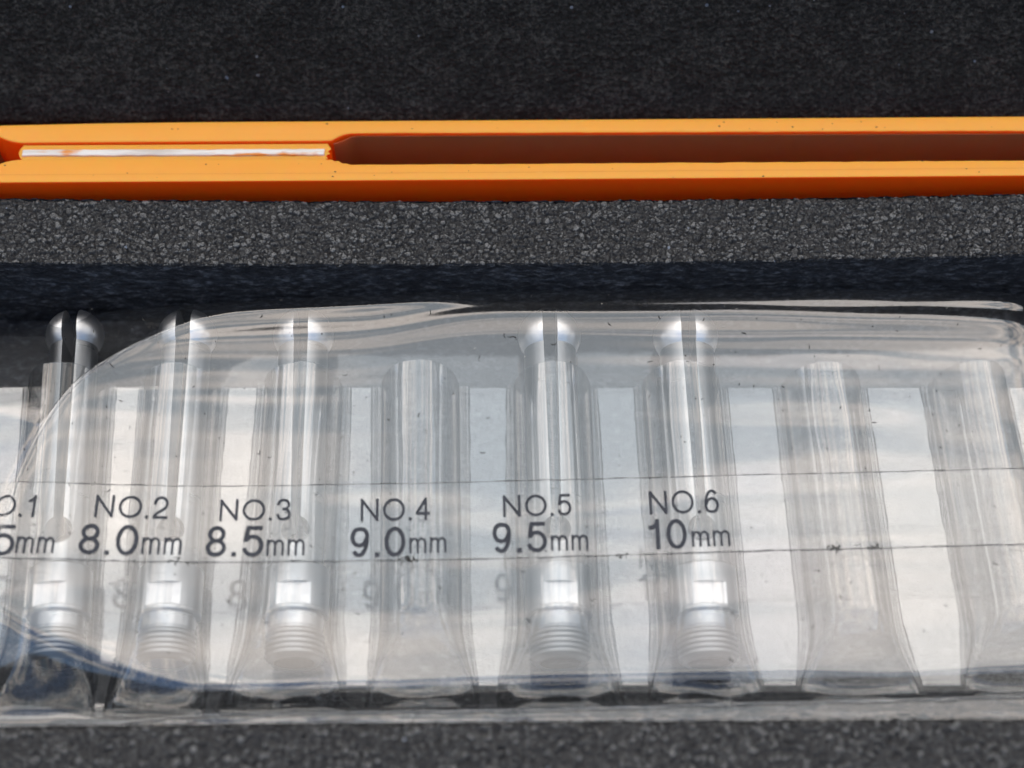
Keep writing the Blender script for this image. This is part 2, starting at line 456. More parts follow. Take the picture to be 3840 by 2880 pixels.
rough = lambda x, s, a: a * float(fbm(np.array([x * 0.8]), np.array([0.5]), s)[0])
back_out = [(x, float(np.interp(x, [-95, -81, -66, -50, 0, 80, 95], [39.4, 39.9, 40.25, 40.45, 40.7, 41.15, 41.2]))) for x in np.linspace(95, -95, 40)]
front_out = [(x, float(np.interp(x, [-95, -80, 0, 80, 95], [28.7, 28.95, 29.3, 29.8, 29.9]))) for x in np.linspace(-95, 95, 40)]
# the wall away from the camera thickens at the bridge
back_in = [(-95, 37.6), (-82.0, 37.7)] + arc((-81.2, 37.3), (-77.6, 36.35), -0.12) + [(-70, 36.42), (-45, 36.55), (-29.2, 36.6)] \
    + arc((-28.6, 36.65), (-25.6, 38.0), 0.14) + [(x, float(np.interp(x, [-25, 95], [38.02, 38.25])) + rough(x, 71, 0.05)) for x in np.linspace(-24, 95, 60)]
extrude_poly('back_wall', back_in + back_out, 2, 18.0, M_OR, 0.45, 4)
front_in = [(-95, 32.0), (-82.4, 32.1)] + arc((-81.4, 32.3), (-77.4, 33.35), 0.12) + [(-70, 33.4), (-45, 33.42), (-29.8, 33.38)] \
    + [(-29.2, 33.2), (-28.6, 33.25), (-28.0, 32.95), (-27.4, 33.0), (-26.8, 32.55), (-26.1, 32.5), (-25.4, 32.25)] \
    + [(x, float(np.interp(x, [-25, 95], [32.25, 32.85])) + rough(x, 81, 0.06)) for x in np.linspace(-24, 95, 60)]
extrude_poly('front_wall', [p for p in reversed(front_in)] + front_out, 2, 18.0, M_OR, 0.32, 4)
# recessed bridge between the two walls, ragged at the right end
bridge = [(-77.6, 36.3), (-78.1, 35.6), (-78.3, 34.8), (-78.0, 34.0), (-77.5, 33.4)] + [(-29.6, 33.42), (-29.1, 33.7), (-29.5, 34.2), (-28.8, 34.6), (-29.2, 35.0), (-28.7, 35.5), (-29.1, 36.1), (-29.3, 36.5)]
extrude_poly('bridge', bridge, 2.5, 17.45, M_OR, 0.12)
rib = [(x, 34.15 + rough(x, 91, 0.07)) for x in np.linspace(-77.6, -29.8, 40)] + [(x, 35.25 + rough(x, 95, 0.07)) for x in np.linspace(-29.7, -77.6, 40)]
o = extrude_poly('scuffed_rib', rib, 16.5, 17.85, M_RIB, 0.15)
o['label'] = 'white scuffed rib along the orange bridge'
extrude_poly('channel_floor', [(-94, 32.4), (94, 33.0), (94, 38.0), (-94, 37.4)], 2.0, 3.0, M_OR, 0)
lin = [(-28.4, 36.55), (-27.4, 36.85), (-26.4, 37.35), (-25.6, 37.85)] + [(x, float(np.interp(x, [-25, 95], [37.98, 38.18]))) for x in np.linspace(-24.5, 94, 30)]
extrude_poly('channel_shade_lining', lin + [(x, y - 0.10) for x, y in reversed(lin)], 3.05, 17.35, M_ORI, 0)  # thin sheet added over the orange back wall, channel shade in its colour
extrude_poly('channel_shade_lining', [(-94, 37.55), (-82.6, 37.6), (-82.6, 37.45), (-94, 37.4)], 3.05, 17.35, M_ORI, 0)  # same shade-coloured sheet at the left end
pl = np.linspace(-94, 94, 200)
py_ = np.interp(pl, [-95, 0, 95], [30.35, 30.65, 31.35]) + 0.03 * fbm(pl * 0.2, pl * 0, 97)
grid('parting_line', np.stack([pl, pl]) - HO.x, np.stack([py_ - 0.035, py_ + 0.035]) - HO.y, np.full((2, 200), 18.004) - HO.z, orange('parting_line_orange', (0.78, 0.29, 0.035), 0.5), handle)
# seam line along the front wall and a few crumbs
crumb_v, crumb_f = [], []
for k in range(46):
    x = random.uniform(-80, 80); y = random.choice([random.uniform(29.6, 32.0), random.uniform(38.6, 40.2), 32.4 + 0.003 * x])
    r = random.uniform(0.05, 0.16); n0 = len(crumb_v)
    for a in range(5):
        an = a * 1.256 + random.uniform(-.3, .3)
        crumb_v.append((x + r * 1.4 * math.cos(an), y - 35 + r * math.sin(an) * random.uniform(.5, 1), 16.02))
    crumb_v.append((x, y - 35, 16.02 + r * 0.7))
    for a in range(5): crumb_f.append((n0 + a, n0 + (a + 1) % 5, n0 + 5))
o = pyd('crumbs', crumb_v, crumb_f, M_LINT, handle); o['kind'] = 'stuff'

# ------------------------------------------------------------------ split collets
def lathe(prof, seg=64, z_axis=0.0):
    """profile (t, r) turned about the local -Y axis"""
    bm = bmesh.new(); rings = []
    for t, r in prof:
        if r <= 1e-6: rings.append([bm.verts.new((0, -t * MM, z_axis * MM))])
        else: rings.append([bm.verts.new((r * math.cos(2 * math.pi * k / seg) * MM, -t * MM, (z_axis + r * math.sin(2 * math.pi * k / seg)) * MM)) for k in range(seg)])
    for a, c in zip(rings[:-1], rings[1:]):
        for k in range(seg):
            j = (k + 1) % seg
            if len(a) == 1 and len(c) == 1: continue
            if len(a) == 1: bm.faces.new((a[0], c[j], c[k]))
            elif len(c) == 1: bm.faces.new((a[k], a[j], c[0]))
            else: bm.faces.new((a[k], a[j], c[j], c[k]))
    bmesh.ops.recalc_face_normals(bm, faces=bm.faces)
    return bm
def cut(bm, cutters):
    tmp = bpy.data.meshes.new('tmp'); bm.to_mesh(tmp); bm.free()
    o = bpy.data.objects.new('tmp', tmp); sc.collection.objects.link(o)
    cs = []
    for cb in cutters:
        cm = bpy.data.meshes.new('cutter'); cb.to_mesh(cm); cb.free()
        c = bpy.data.objects.new('cutter', cm); sc.collection.objects.link(c); cs.append(c)
        md = o.modifiers.new('b', 'BOOLEAN'); md.operation = 'DIFFERENCE'; md.object = c; md.solver = 'EXACT'
    dg = bpy.context.evaluated_depsgraph_get()
    me = bpy.data.meshes.new_from_object(o.evaluated_get(dg))
    for x in [o] + cs:
        d = x.data; bpy.data.objects.remove(x); bpy.data.meshes.remove(d)
    return me
def wedge(w0, w1, t0, t1, z0, z1):
    bm = bmesh.new()
    v = [bm.verts.new((x * MM, -t * MM, z * MM)) for z in (z0, z1) for x, t in ((-w0 / 2, t0), (w0 / 2, t0), (w1 / 2, t1), (-w1 / 2, t1))]
    for f in ((0, 1, 2, 3), (7, 6, 5, 4), (0, 4, 5, 1), (1, 5, 6, 2), (2, 6, 7, 3), (3, 7, 4, 0)): bm.faces.new([v[i] for i in f])
    bmesh.ops.recalc_face_normals(bm, faces=bm.faces)
    return bm
def drill(t, r, z0, z1, seg=40):
    bm = bmesh.new()
    a = [bm.verts.new((r * math.cos(2 * math.pi * k / seg) * MM, (-t + r * math.sin(2 * math.pi * k / seg)) * MM, z0 * MM)) for k in range(seg)]
    c = [bm.verts.new((q.co.x, q.co.y, z1 * MM)) for q in a]
    bm.faces.new(a); bm.faces.new(c)
    for k in range(seg): bm.faces.new((a[k], a[(k + 1) % seg], c[(k + 1) % seg], c[k]))
    bmesh.ops.recalc_face_normals(bm, faces=bm.faces)
    return bm
def sharp(me, deg=30):
    me.polygons.foreach_set('use_smooth', [True] * len(me.polygons))
    me.set_sharp_from_angle(angle=math.radians(deg))
def bm_part(name, bm_or_me, mat, parent):
    if isinstance(bm_or_me, bpy.types.Mesh): me = bm_or_me; me.name = name
    else:
        me = bpy.data.meshes.new(name); bm_or_me.to_mesh(me); bm_or_me.free()
    me.materials.clear()
    o = link(name, me, mat, parent, True); sharp(me)
    return o

def make_collet(x1, x2, ball_d, twist, label):
    rb = ball_d / 2; rs = rb - 0.85; rc = min(4.9, rb + 0.15)
    rz = math.atan2(x2 - x1, -54.0)      # axis from (x1, 10) to (x2, -44)
    ang = -math.atan2(x1 - x2, 54.0)
    root = empty('split_collet', (x1, 10.2, 0.45), math.atan2(x2 - x1, 54.0))
    tag(root, label, 'collet', 'split collets lying in the clear pouch')
    za = rc + 0.15
    # shank: bored tube with a tapering saw cut that ends in a drilled hole
    t0 = 4.9
    prof = [(t0 - 1.4, 0), (t0 - 1.4, rs), (t0, rs), (24, rs - 0.05), (38, rs - 0.05), (41.0, rs - 0.05), (41.0, 0)]
    me = cut(lathe(prof, 72, za), [wedge(2.35, 1.45, -5, 35.5, za - 8, za + 8), drill(35.4, 2.12, za - 8, za + 8)])
    bm_part('slotted_shank', me, M_STEEL, root)
    # ball end, split into two halves by the same cut
    n = 22; bp = []
    for k in range(n + 1):
        a = math.pi * (0.0 + 0.80 * k / n)
        bp.append((rb * 0.92 * (1 - math.cos(a)) - 2.7, rb * math.sin(a)))
    bp = [(t, max(r, 0)) for t, r in bp]
    bp.append((bp[-1][0] + 0.12, rs + 0.02)); bp.append((bp[-1][0], 0))
    full = lathe(bp, 64, za)
    for s in (-1, 1):
        h = full.copy()
        bmesh.ops.bisect_plane(h, geom=h.verts[:] + h.edges[:] + h.faces[:], plane_co=(s * 1.15 * MM, 0, 0), plane_no=(-s, 0, 0), clear_outer=True)
        bmesh.ops.holes_fill(h, edges=[e for e in h.edges if e.is_boundary], sides=0)
        bm_part('ball_half', h, M_BALL, root)
    full.free()
    # collar with a milled wrench flat
    cp = [(40.6, 0), (40.6, rc - 0.25), (40.85, rc), (47.2, rc), (47.2, 0)]
    bm = bmesh.new()
    zf = math.sqrt(rc * rc - 2.5 ** 2)
    v = [bm.verts.new((x * MM, -t * MM, z * MM)) for z in (za + zf, za + rc + 3) for x, t in ((-6, 43.8), (6, 43.8), (6, 48), (-6, 48))]
    for f in ((0, 1, 2, 3), (7, 6, 5, 4), (0, 4, 5, 1), (1, 5, 6, 2), (2, 6, 7, 3), (3, 7, 4, 0)): bm.faces.new([v[i] for i in f])
    bmesh.ops.recalc_face_normals(bm, faces=bm.faces)
    bmesh.ops.rotate(bm, verts=bm.verts, cent=(0, 0, za * MM), matrix=Matrix.Rotation(twist, 3, 'Y'))
    col_o = bm_part('collar', cut(lathe(cp, 96, za), [bm]), M_STEEL, root)
    nz = Matrix.Rotation(twist, 3, 'Y')
    fv = [nz @ Vector((x, -t, zf + 0.02)) for x, t in ((-2.42, 43.86), (2.42, 43.86), (2.42, 47.15), (-2.42, 47.15))]
    pyd('wrench_flat', [(q.x, q.y, q.z + za) for q in fv], [(0, 3, 2, 1)], M_FLAT, col_o)
    # flange and thread
    fp = [(47.15, 0), (47.15, rc - 0.15), (47.3, rc + 0.02), (47.75, rc + 0.02), (47.95, rc - 0.15), (48.0, rc - 0.72), (50.0, rc - 0.75), (50.0, 0)]
    bm_part('flange', lathe(fp, 72, za), M_STEEL, root)
    rt = rc - 0.55
    tp = [(49.9, 0), (49.9, rt - 0.35), (50.4, rt - 0.3)]
    t = 50.5
    while t < 54.0:
        tp += [(t, rt - 0.6), (t + 0.30, rt), (t + 0.46, rt), (t + 0.74, rt - 0.6)]
        t += 0.78
    tp += [(t + 0.05, rt - 0.3), (t + 0.4, rt - 0.75), (t + 0.4, rt - 1.3)]
    te = t + 0.4
    thread = bm_part('threaded_end', lathe(tp, 72, za), M_STEEL, root)
    bm_part('bore', lathe([(te, rt - 1.3), (te - 9, rt - 1.3), (te - 9, 0)], 48, za), M_BORE, thread)
    return root
make_collet(-68.85, -65.9, 9.0, math.radians(-7), 'silver split collet at the left edge, under the cut off NO.1 print')
make_collet(-51.1, -50.0, 9.2, math.radians(-2), 'silver split collet under the NO.2 print, second from the left')
make_collet(-32.8, -31.4, 9.4, math.radians(1), 'silver split collet under the 8.5mm print, left of the empty pocket')
make_collet(5.85, 7.0, 9.8, math.radians(3), 'silver split collet under the 9.5mm print, right of the empty NO.4 pocket')
make_collet(27.25, 28.35, 10.1, math.radians(5), 'silver split collet under the 10mm print, rightmost in the pouch')

# ------------------------------------------------------------------ clear tool pouch
pouch = empty('tool_pouch', (0, -20, 0.2))
tag(pouch, 'clear vinyl tool roll pouch with printed sizes lying in the foam recess', 'pouch')
PO = (0, -20, 0.2)
def loc_(X, Y, Z): return X - PO[0], Y - PO[1], Z - PO[2]

def rise(X, Y, n):
    k = np.clip((-36 - X) / 30, 0, 1); y0 = -46.0 + 6.5 * k * k * (3 - 2 * k)
    return n * np.clip((y0 - Y) / (5.0 + 6.5 * k), 0, 1) ** 1.5
# back sheet
xs = np.linspace(-90, 90, 160); ys = np.linspace(-53.5, 12.5, 76)
X, Y = np.meshgrid(xs, ys)
Z = 0.42 + 0.08 * fbm(X * 0.06, Y * 0.06, 501) + rise(X, Y + 1.0, 4.2) - 0.24 * np.clip(Y - 2.2, 0, 12) * np.clip((-42 - X) / 14, 0, 1)
grid('back_sheet', *loc_(X, Y, Z), M_BACK, pouch)

# pockets and welded webs: (left, right) edges of each web at y = +1.7 and at y = -27
WEB = [((-82.5, -77.1), (-79.5, -75.9)), ((-62.3, -58.9), (-61.3, -58.3)), ((-44.7, -40.2), (-44.8, -40.8)), ((-25.3, -22.2), (-24.9, -21.3)),
       ((-6.7, -0.9), (-6.2, -1.0)), ((13.5, 19.1), (14.5, 20.1)), ((34.1, 41.0), (35.0, 42.0)), ((56.0, 64.4), (57.5, 65.9)), ((78.5, 84.0), (80.5, 86.0))]
Y0, Y1 = 1.75, -50.3
def ybot(x): return -50.6 + 0.026 * x
def edge(k, side, y):
    a, b_ = WEB[k][0][side], WEB[k][1][side]
    t = (1.74 - y) / 28.8
    e = a + (b_ - a) * t
    sp = np.clip((-35 - y) / 14, 0, 1); sp = sp * sp * (3 - 2 * sp)
    wid = (WEB[k][0][1] - WEB[k][0][0])
    return e + (1 if side == 0 else -1) * sp * 0.18 * wid
ys = np.concatenate([np.linspace(0, 0.62, 60), np.linspace(0.63, 1, 60)])
for k in range(len(WEB) - 1):
    nth = 120
    th = np.linspace(0, 1, nth)
    TH, T = np.meshgrid(th, ys)
    ylo = ybot(0.5 * (WEB[k][0][1] + WEB[k + 1][0][0]))
    Y = Y0 + (ylo - Y0) * T
    L = edge(k, 1, Y); Rr = edge(k + 1, 0, Y)
    c = (L + Rr) / 2; half = (Rr - L) / 2
    # height of the arch falls away to the bottom weld
    fl = np.clip((-37.0 - Y) / (-37.0 - ylo), 0, 1); fl = fl * fl * (3 - 2 * fl)
    hgt = (9.3 if k in (0, 1, 2) else 9.7) * (1 - fl) + 0.35 * fl
    warch = np.minimum(half * 0.84, 6.1) * (1 - fl) + half * 0.98 * fl
    # profile: flat foot - arch - flat foot
    A = (TH - 0.14) / 0.72
    inside = (A > 0) & (A < 1)
    ang = np.pi * np.clip(A, 0, 1)
    pw = 1.0
    ca, sa = np.cos(ang), np.sin(ang)
    xa = -np.sign(ca) * np.abs(ca) ** pw * warch
    za = np.abs(sa) ** pw * hgt
    footl = np.where(A <= 0, TH / 0.14, 0); footr = np.where(A >= 1, (1 - TH) / 0.14, 0)
    xf = np.where(A <= 0, -half + (half - warch) * footl, half - (half - warch) * footr)
    Xl = np.where(inside, xa, xf)
    foot = np.where(A <= 0, footl, footr)
    Zl = np.where(inside, za, 0.35 * np.sin(np.pi * foot) ** 2 + 0.18 * np.sin(3 * np.pi * foot) ** 2)
    wob = 0.16 * fbm(TH * 4 + 31 * k, Y * 0.06, 600 + k, 2) + 0.03 * fbm(TH * 16, Y * 0.02, 640 + k, 1)
    crease = 0.55 * fl * (1 - fl) * 4 * np.abs(np.sin(3.5 * np.pi * TH + k)) ** 0.8
    Xw = c + Xl * (1 + 0.02 * wob); Zw = 0.95 + Zl + wob * np.clip(Zl, 0, 1.2) * 0.7 + crease * (Zl > 0.3) * 0.8
    Zw = Zw + rise(c, Y, 3.4)
    Yw = Y + 0.25 * fbm(TH * 3, TH * 0 + k, 660)
    o = grid('pocket_sleeve', *loc_(Xw, Yw, Zw), M_POCKET, pouch)
    q = np.linspace(0, 2 * math.pi, 7)[:, None]
    lx, ly, lz = loc_(Xw[0], Yw[0], Zw[0])
    grid('rim', lx[None] + 0 * q, ly[None] + 0.07 * np.cos(q), lz[None] + 0.07 * np.sin(q), M_SEAM, o)
for k in range(len(WEB)):
    T, Uu = np.meshgrid(np.linspace(0, 1, 60), np.linspace(0, 1, 10), indexing='ij')
    ylo = ybot(0.5 * (WEB[k][0][0] + WEB[k][0][1]))
    Y = Y0 + (ylo - Y0) * T
    L, Rr = edge(k, 0, Y) + 0.03, edge(k, 1, Y) - 0.03
    jag = 0.12 * fbm(Y * 0.6, Y * 0 + k, 690)
    X = L + jag + (Rr - L - 2 * jag) * Uu
    Z = 0.98 + 0.05 * fbm(X * 0.1, Y * 0.05, 680, 2) + rise(X, Y, 3.4)
    grid('weld_strip', *loc_(X, Y, Z), M_WEB, pouch)

def catmull(P, n=7):
    P = np.array(P, float); Q = np.vstack([2 * P[0] - P[1], P, 2 * P[-1] - P[-2]]); out = []
    for a, b_, c, d in zip(Q[:-3], Q[1:-2], Q[2:-1], Q[3:]):
        for t in np.linspace(0, 1, n, endpoint=False):
            out.append(0.5 * (2 * b_ + (c - a) * t + (2 * a - 5 * b_ + 4 * c - d) * t * t + (3 * b_ - a - 3 * c + d) * t ** 3))
    return np.array(out + [P[-1]])

# cover sheet: pillow-like, creased at the left corners, rolled over at the top edge
FOLD = np.array([(-77, -60), (-75.5, -35), (-72.8, -19.5), (-69.9, -10.4), (-65.5, -3.0), (-59.1, 2.5), (-53.5, 5.8), (-48.5, 8.1), (-38, 10.6), (-20, 13.5), (0, 19)])
LOWF = np.array([(-120, -18), (-73.5, -39.4), (-61.4, -44.9), (-42, -53.0), (-20, -62)])
def side_dist(line, X, Y):
    best = np.full(X.shape, 1e9); sgn = np.ones(X.shape)
    for (ax, ay), (bx, by) in zip(line[:-1], line[1:]):
        dx, dy = bx - ax, by - ay
        t = np.clip(((X - ax) * dx + (Y - ay) * dy) / (dx * dx + dy * dy), 0, 1)
        d = np.hypot(X - ax - t * dx, Y - ay - t * dy)
        s = np.sign(dx * (Y - ay) - dy * (X - ax))
        m = d < best
        best = np.where(m, d, best); sgn = np.where(m, s, sgn)
    return best * sgn                      # positive to the left of the travel direction
YTOP = lambda x: np.interp(x, [-90, -80, -47, 0, 33, 80, 90], [10.4, 10.8, 12.9, 14.4, 14.7, 14.4, 13.8])
YCB = lambda x: np.interp(x, [-90, -72, 0, 73, 90], [-53.6, -53.2, -51.9, -50.0, -49.4])
def softplus(x, w): return w * np.logaddexp(0.0, x / w)
def cover_h(X, Y):
    H = 12.0 + 0.34 * fbm(X * 0.022 + 3, Y * 0.060, 701, 1) + 0.12 * fbm(X * 0.028 + Y * 0.02, Y * 0.13 - X * 0.012, 711, 1) + 0.03 * fbm(X * 0.06, Y * 0.30, 715, 1)
    u = YTOP(X) - Y
    H = H - 2.3 * np.clip((3.6 - u) / 3.6, 0, 1) ** 1.7
    s = side_dist(FOLD, X, Y)
    flat = np.clip(-s / 4.0, 0, 1); flat = flat * flat * (3 - 2 * flat)
    H = H + 0.22 * flat * np.sin(2 * math.pi * (u + 2.2 * vnoise(X * 0.035, Y * 0, 720)) / 6.0) * np.exp(-np.clip(u - 3.5, 0, 99) / 6.5) * np.clip(u / 3, 0, 1)
    f = softplus(s, 0.35)
    H = H + 0.9 * np.clip((-40 - X) / 25, 0, 1) ** 2 - 0.31 * np.minimum(f, 30.0) + 0.16 * np.exp(-(s / 0.9) ** 2) * np.clip((X + 85) / 10, 0, 1) * np.clip((-40 - X) / 12, 0, 1)
    s2 = -side_dist(LOWF, X, Y)
    H = H - np.minimum(0.72 * softplus(s2 + 0.5 * vnoise(X * 0.12, Y * 0.12, 731), 0.6), 6.0)
    H = H - 0.80 * softplus(X - 79.0 - 1.0 * vnoise(Y * 0.03, Y * 0, 741), 1.8)
    v_ = Y - YCB(X)
    lb = 3.6 + 0.6 * vnoise(X * 0.055, Y * 0, 751) + 5.0 * np.clip((-45 - X) / 20, 0, 1)
    H = H - 4.6 * np.clip((lb - v_) / lb, 0, 1) ** 2.2
    return np.maximum(H, 1.6)
xs = np.linspace(-88, 88, 420); t = np.linspace(0, 1, 210)[:, None]
X = np.broadcast_to(xs, (210, 420)).copy()
Y = YCB(xs)[None] + (YTOP(xs) - YCB(xs))[None] * t
grid('cover_sheet', *loc_(X, Y, cover_h(X, Y)), M_COVER, pouch)

# the bright pinched edge of the crease at the upper left
P = catmull(FOLD[1:8] + np.array([0.1, -0.1]), 14)
P = P[(P[:, 1] > -30) & (P[:, 1] < 7)]
d = np.gradient(P, axis=0); d /= np.hypot(d[:, 0], d[:, 1])[:, None]
q = np.linspace(0, math.pi, 7)[:, None]
wv = (0.16 + 0.22 * np.sin(np.linspace(0, math.pi, len(P))) ** 2)[None]
X = P[None, :, 0] - d[None, :, 1] * wv * np.cos(q); Y = P[None, :, 1] + d[None, :, 0] * wv * np.cos(q)
grid('crease', *loc_(X, Y, cover_h(X, Y) + 0.03 + wv * 1.1 * np.sin(q)), M_SEAM, pouch)

# printed label strip on the cover
S_T = lambda x: np.interp(x, [-88, -75.3, -57.6, -40, -20.4, -0.8, 34.6, 75.6, 88], [-18.85, -19.2, -19.68, -19.8, -19.4, -18.85, -17.95, -16.86, -16.5])
S_B = lambda x: np.interp(x, [-88, -73.8, -56.4, -39.2, -20, -0.8, 30, 74, 88], [-30.8, -31.2, -31.58, -31.66, -31.3, -30.85, -29.8, -28.73, -28.4])
def smoothc(f, x):
    return sum(f(x + d) for d in (-6, -3, 0, 3, 6)) / 5
xs = np.linspace(-86, 86, 380); t = np.linspace(0, 1, 36)[:, None]
X = np.broadcast_to(xs, (36, 380)).copy()
Y = smoothc(S_B, xs)[None] + (smoothc(S_T, xs) - smoothc(S_B, xs))[None] * t
strip = grid('label_strip', *loc_(X, Y, cover_h(X, Y) + 0.06), M_STRIP, pouch)
for fn, wd, sd in ((S_T, 0.085, 1), (S_B, 0.12, 2)):
    xs = np.linspace(-86, 86, 700)
    w = wd * (1 + 0.5 * fbm(xs * 0.7, xs * 0, 770 + sd))
    yy = smoothc(fn, xs) + 0.05 * fbm(xs * 0.4, xs * 0, 780 + sd)
    X = np.stack([xs, xs]); Y = np.stack([yy - w / 2, yy + w / 2])
    grid('strip_edge', *loc_(X, Y, cover_h(X, Y) + 0.11), M_LINE, strip)

def ell(cx, cy_, rx, ry, a0=0, a1=360, n=40):
    a = np.radians(np.linspace(a0, a1, n)); return np.stack([cx + rx * np.cos(a), cy_ + ry * np.sin(a)], -1)
SIX = [(0.90, 0.86), (0.72, 0.97), (0.50, 1.0), (0.26, 0.90), (0.07, 0.62), (0.02, 0.36)]
GL = {'N': [[(0, 0), (0, 1)], [(0, 1), (1, 0)], [(1, 0), (1, 1)]],
      'O': [ell(.5, .5, .5, .5)], '0': [ell(.5, .5, .5, .5)],
      '1': [[(0.86, 0), (0.86, 1)], catmull([(0.0, 0.76), (0.35, 0.78), (0.68, 0.86), (0.84, 0.99)])],
      '2': [catmull([(0.03, 0.66), (0.08, 0.84), (0.26, 0.97), (0.5, 1.0), (0.76, 0.96), (0.94, 0.80), (0.94, 0.62), (0.80, 0.46), (0.5, 0.32), (0.20, 0.18), (0.03, 0.02)]), [(0.0, 0.0), (1, 0.0)]],
      '3': [catmull([(0.06, 0.74), (0.14, 0.90), (0.32, 0.99), (0.52, 1.0), (0.78, 0.95), (0.92, 0.78), (0.82, 0.60), (0.60, 0.53), (0.40, 0.53)]),
            catmull([(0.46, 0.53), (0.70, 0.51), (0.92, 0.40), (0.98, 0.26), (0.88, 0.09), (0.62, 0.0), (0.42, 0.0), (0.18, 0.06), (0.03, 0.26)])],
      '4': [[(0.74, 0), (0.74, 1)], [(0.74, 1), (0.0, 0.30)], [(0.0, 0.28), (1, 0.28)]],
      '5': [[(0.90, 1), (0.18, 1)], [(0.20, 1), (0.08, 0.48)],
            catmull([(0.08, 0.50), (0.24, 0.62), (0.50, 0.67), (0.80, 0.60), (0.98, 0.38), (0.90, 0.14), (0.66, 0.01), (0.42, 0.0), (0.16, 0.07), (0.02, 0.24)])],
      '6': [catmull(SIX + [(0.04, 0.18), (0.20, 0.04), (0.5, 0.0), (0.82, 0.06), (0.98, 0.30), (0.86, 0.54), (0.54, 0.63), (0.22, 0.55), (0.04, 0.34)])],
      '9': [catmull([(1 - x, 1 - y) for x, y in SIX + [(0.04, 0.18), (0.20, 0.04), (0.5, 0.0), (0.82, 0.06), (0.98, 0.30), (0.86, 0.54), (0.54, 0.63), (0.22, 0.55), (0.04, 0.34)]])],
      '8': [ell(.5, .76, .42, .24), ell(.5, .26, .50, .26)],
      '7': [[(0.0, 1), (1, 1)], catmull([(1, 1), (0.7, 0.62), (0.48, 0.3), (0.38, 0.0)])],
      'm': [[(0, 0), (0, 1)], catmull([(0.0, 0.62), (0.06, 0.84), (0.18, 0.97), (0.32, 0.97), (0.45, 0.84), (0.48, 0.66), (0.48, 0.0)]),
            catmull([(0.48, 0.66), (0.55, 0.86), (0.68, 0.98), (0.82, 0.97), (0.95, 0.85), (0.99, 0.66), (0.99, 0.0)])]}
ROWS = {'NO': [(0, .258), (.32, .638), (.69, .745), (.787, 1.0)], 'D3': [(0, .35), (.447, .535), (.62, 1.0)], 'D2': [(0, .36), (.49, 1.0)], 'mm': [(0, .46), (.55, 1.0)]}
def lettering(txt, x, y, w, h, sw):
    """flat ink lettering, one mesh for each word, strokes of width sw (mm)"""
    rows = ROWS['NO'] if txt[0] == 'N' else ROWS['mm'] if txt == 'mm' else ROWS['D%d' % len(txt)]
    V, F, lay = [], [], []
    for ch, (f0, f1) in zip(txt, rows):
        gx0, gw = f0 * w, (f1 - f0) * w
        if ch == '.':
            i0 = len(V); r = sw * 1.15
            V += [(gx0, 0), (gx0 + r, 0), (gx0 + r, r), (gx0, r)]; lay += [0] * 4; F.append((i0, i0 + 1, i0 + 2, i0 + 3)); continue
        if ch == '1' and txt[0] == 'N': gw *= 0.62
        for q, st in enumerate(GL[ch]):
            P = np.array(st, float)
            vert = len(P) == 2 and abs(P[0][0] - P[1][0]) < 1e-6
            horiz = len(P) == 2 and abs(P[0][1] - P[1][1]) < 1e-6
            inx, iny = gw - sw, h - sw
            P = np.stack([gx0 + sw / 2 + P[:, 0] * inx, sw / 2 + P[:, 1] * iny], -1)
            if vert or (ch == 'm' and q > 0) or (ch == '7' and q == 1): P[np.argmin(P[:, 1]), 1] -= sw / 2
            if vert: P[np.argmax(P[:, 1]), 1] += sw / 2
            if horiz: P[np.argmin(P[:, 0]), 0] -= sw / 2 * 0.6; P[np.argmax(P[:, 0]), 0] += sw / 2 * 0.9
            closed = np.hypot(*(P[0] - P[-1])) < 1e-6
            d = np.gradient(P, axis=0)
            if closed: d[0] = d[-1] = P[1] - P[-2]
            d /= np.maximum(np.hypot(d[:, 0], d[:, 1]), 1e-9)[:, None]
            nrm = np.stack([-d[:, 1], d[:, 0]], -1) * sw / 2
            i0 = len(V)
            for a, b_ in zip(P + nrm, P - nrm): V += [tuple(a), tuple(b_)]; lay += [q, q]
            for k in range(len(P) - 1): F.append((i0 + 2 * k, i0 + 2 * k + 1, i0 + 2 * k + 3, i0 + 2 * k + 2))
    A = np.array(V)
    xm = x + w / 2
    sl = float((smoothc(S_T, np.array([xm + 6])) - smoothc(S_T, np.array([xm - 6])))[0] / 12)
    X = x + A[:, 0] - A[:, 1] * sl; Y = y + A[:, 1] + A[:, 0] * sl
    Z = cover_h(X, Y) + 0.15 + 0.012 * np.array(lay)
    return pyd('lettering', list(zip(*[c.tolist() for c in loc_(X, Y, Z)])), F, M_INK, strip)
TXT = [('NO.1', '7.5', [(-79.05, -24.61, 10.6, 3.44), (-80.75, -30.59, 9.0, 4.73), (-71.55, -30.39, 5.58, 2.55)]),
       ('NO.2', '8.0', [(-60.77, -24.82, 10.67, 3.48), (-62.49, -30.59, 8.46, 4.73), (-53.46, -30.47, 5.77, 2.63)]),
       ('NO.3', '8.5', [(-42.61, -25.24, 10.4, 3.35), (-44.21, -30.8, 8.35, 4.73), (-35.45, -30.64, 5.54, 2.51)]),
       ('NO.4', '9.0', [(-22.04, -25.24, 10.13, 3.48), (-23.37, -30.8, 7.99, 4.61), (-14.82, -30.1, 5.39, 2.38)]),
       ('NO.5', '9.5', [(-1.28, -24.53, 10.02, 3.36), (-2.81, -30.06, 7.97, 4.62), (5.66, -29.69, 5.43, 2.38)]),
       ('NO.6', '10', [(20.1, -24.11, 10.23, 3.61), (19.65, -29.49, 5.78, 4.59), (26.1, -29.04, 5.59, 2.43)])]
for a, d, (p, q, r) in TXT:
    lettering(a, *p, 0.40); lettering(d, *q, 0.60); lettering('mm', *r, 0.34)

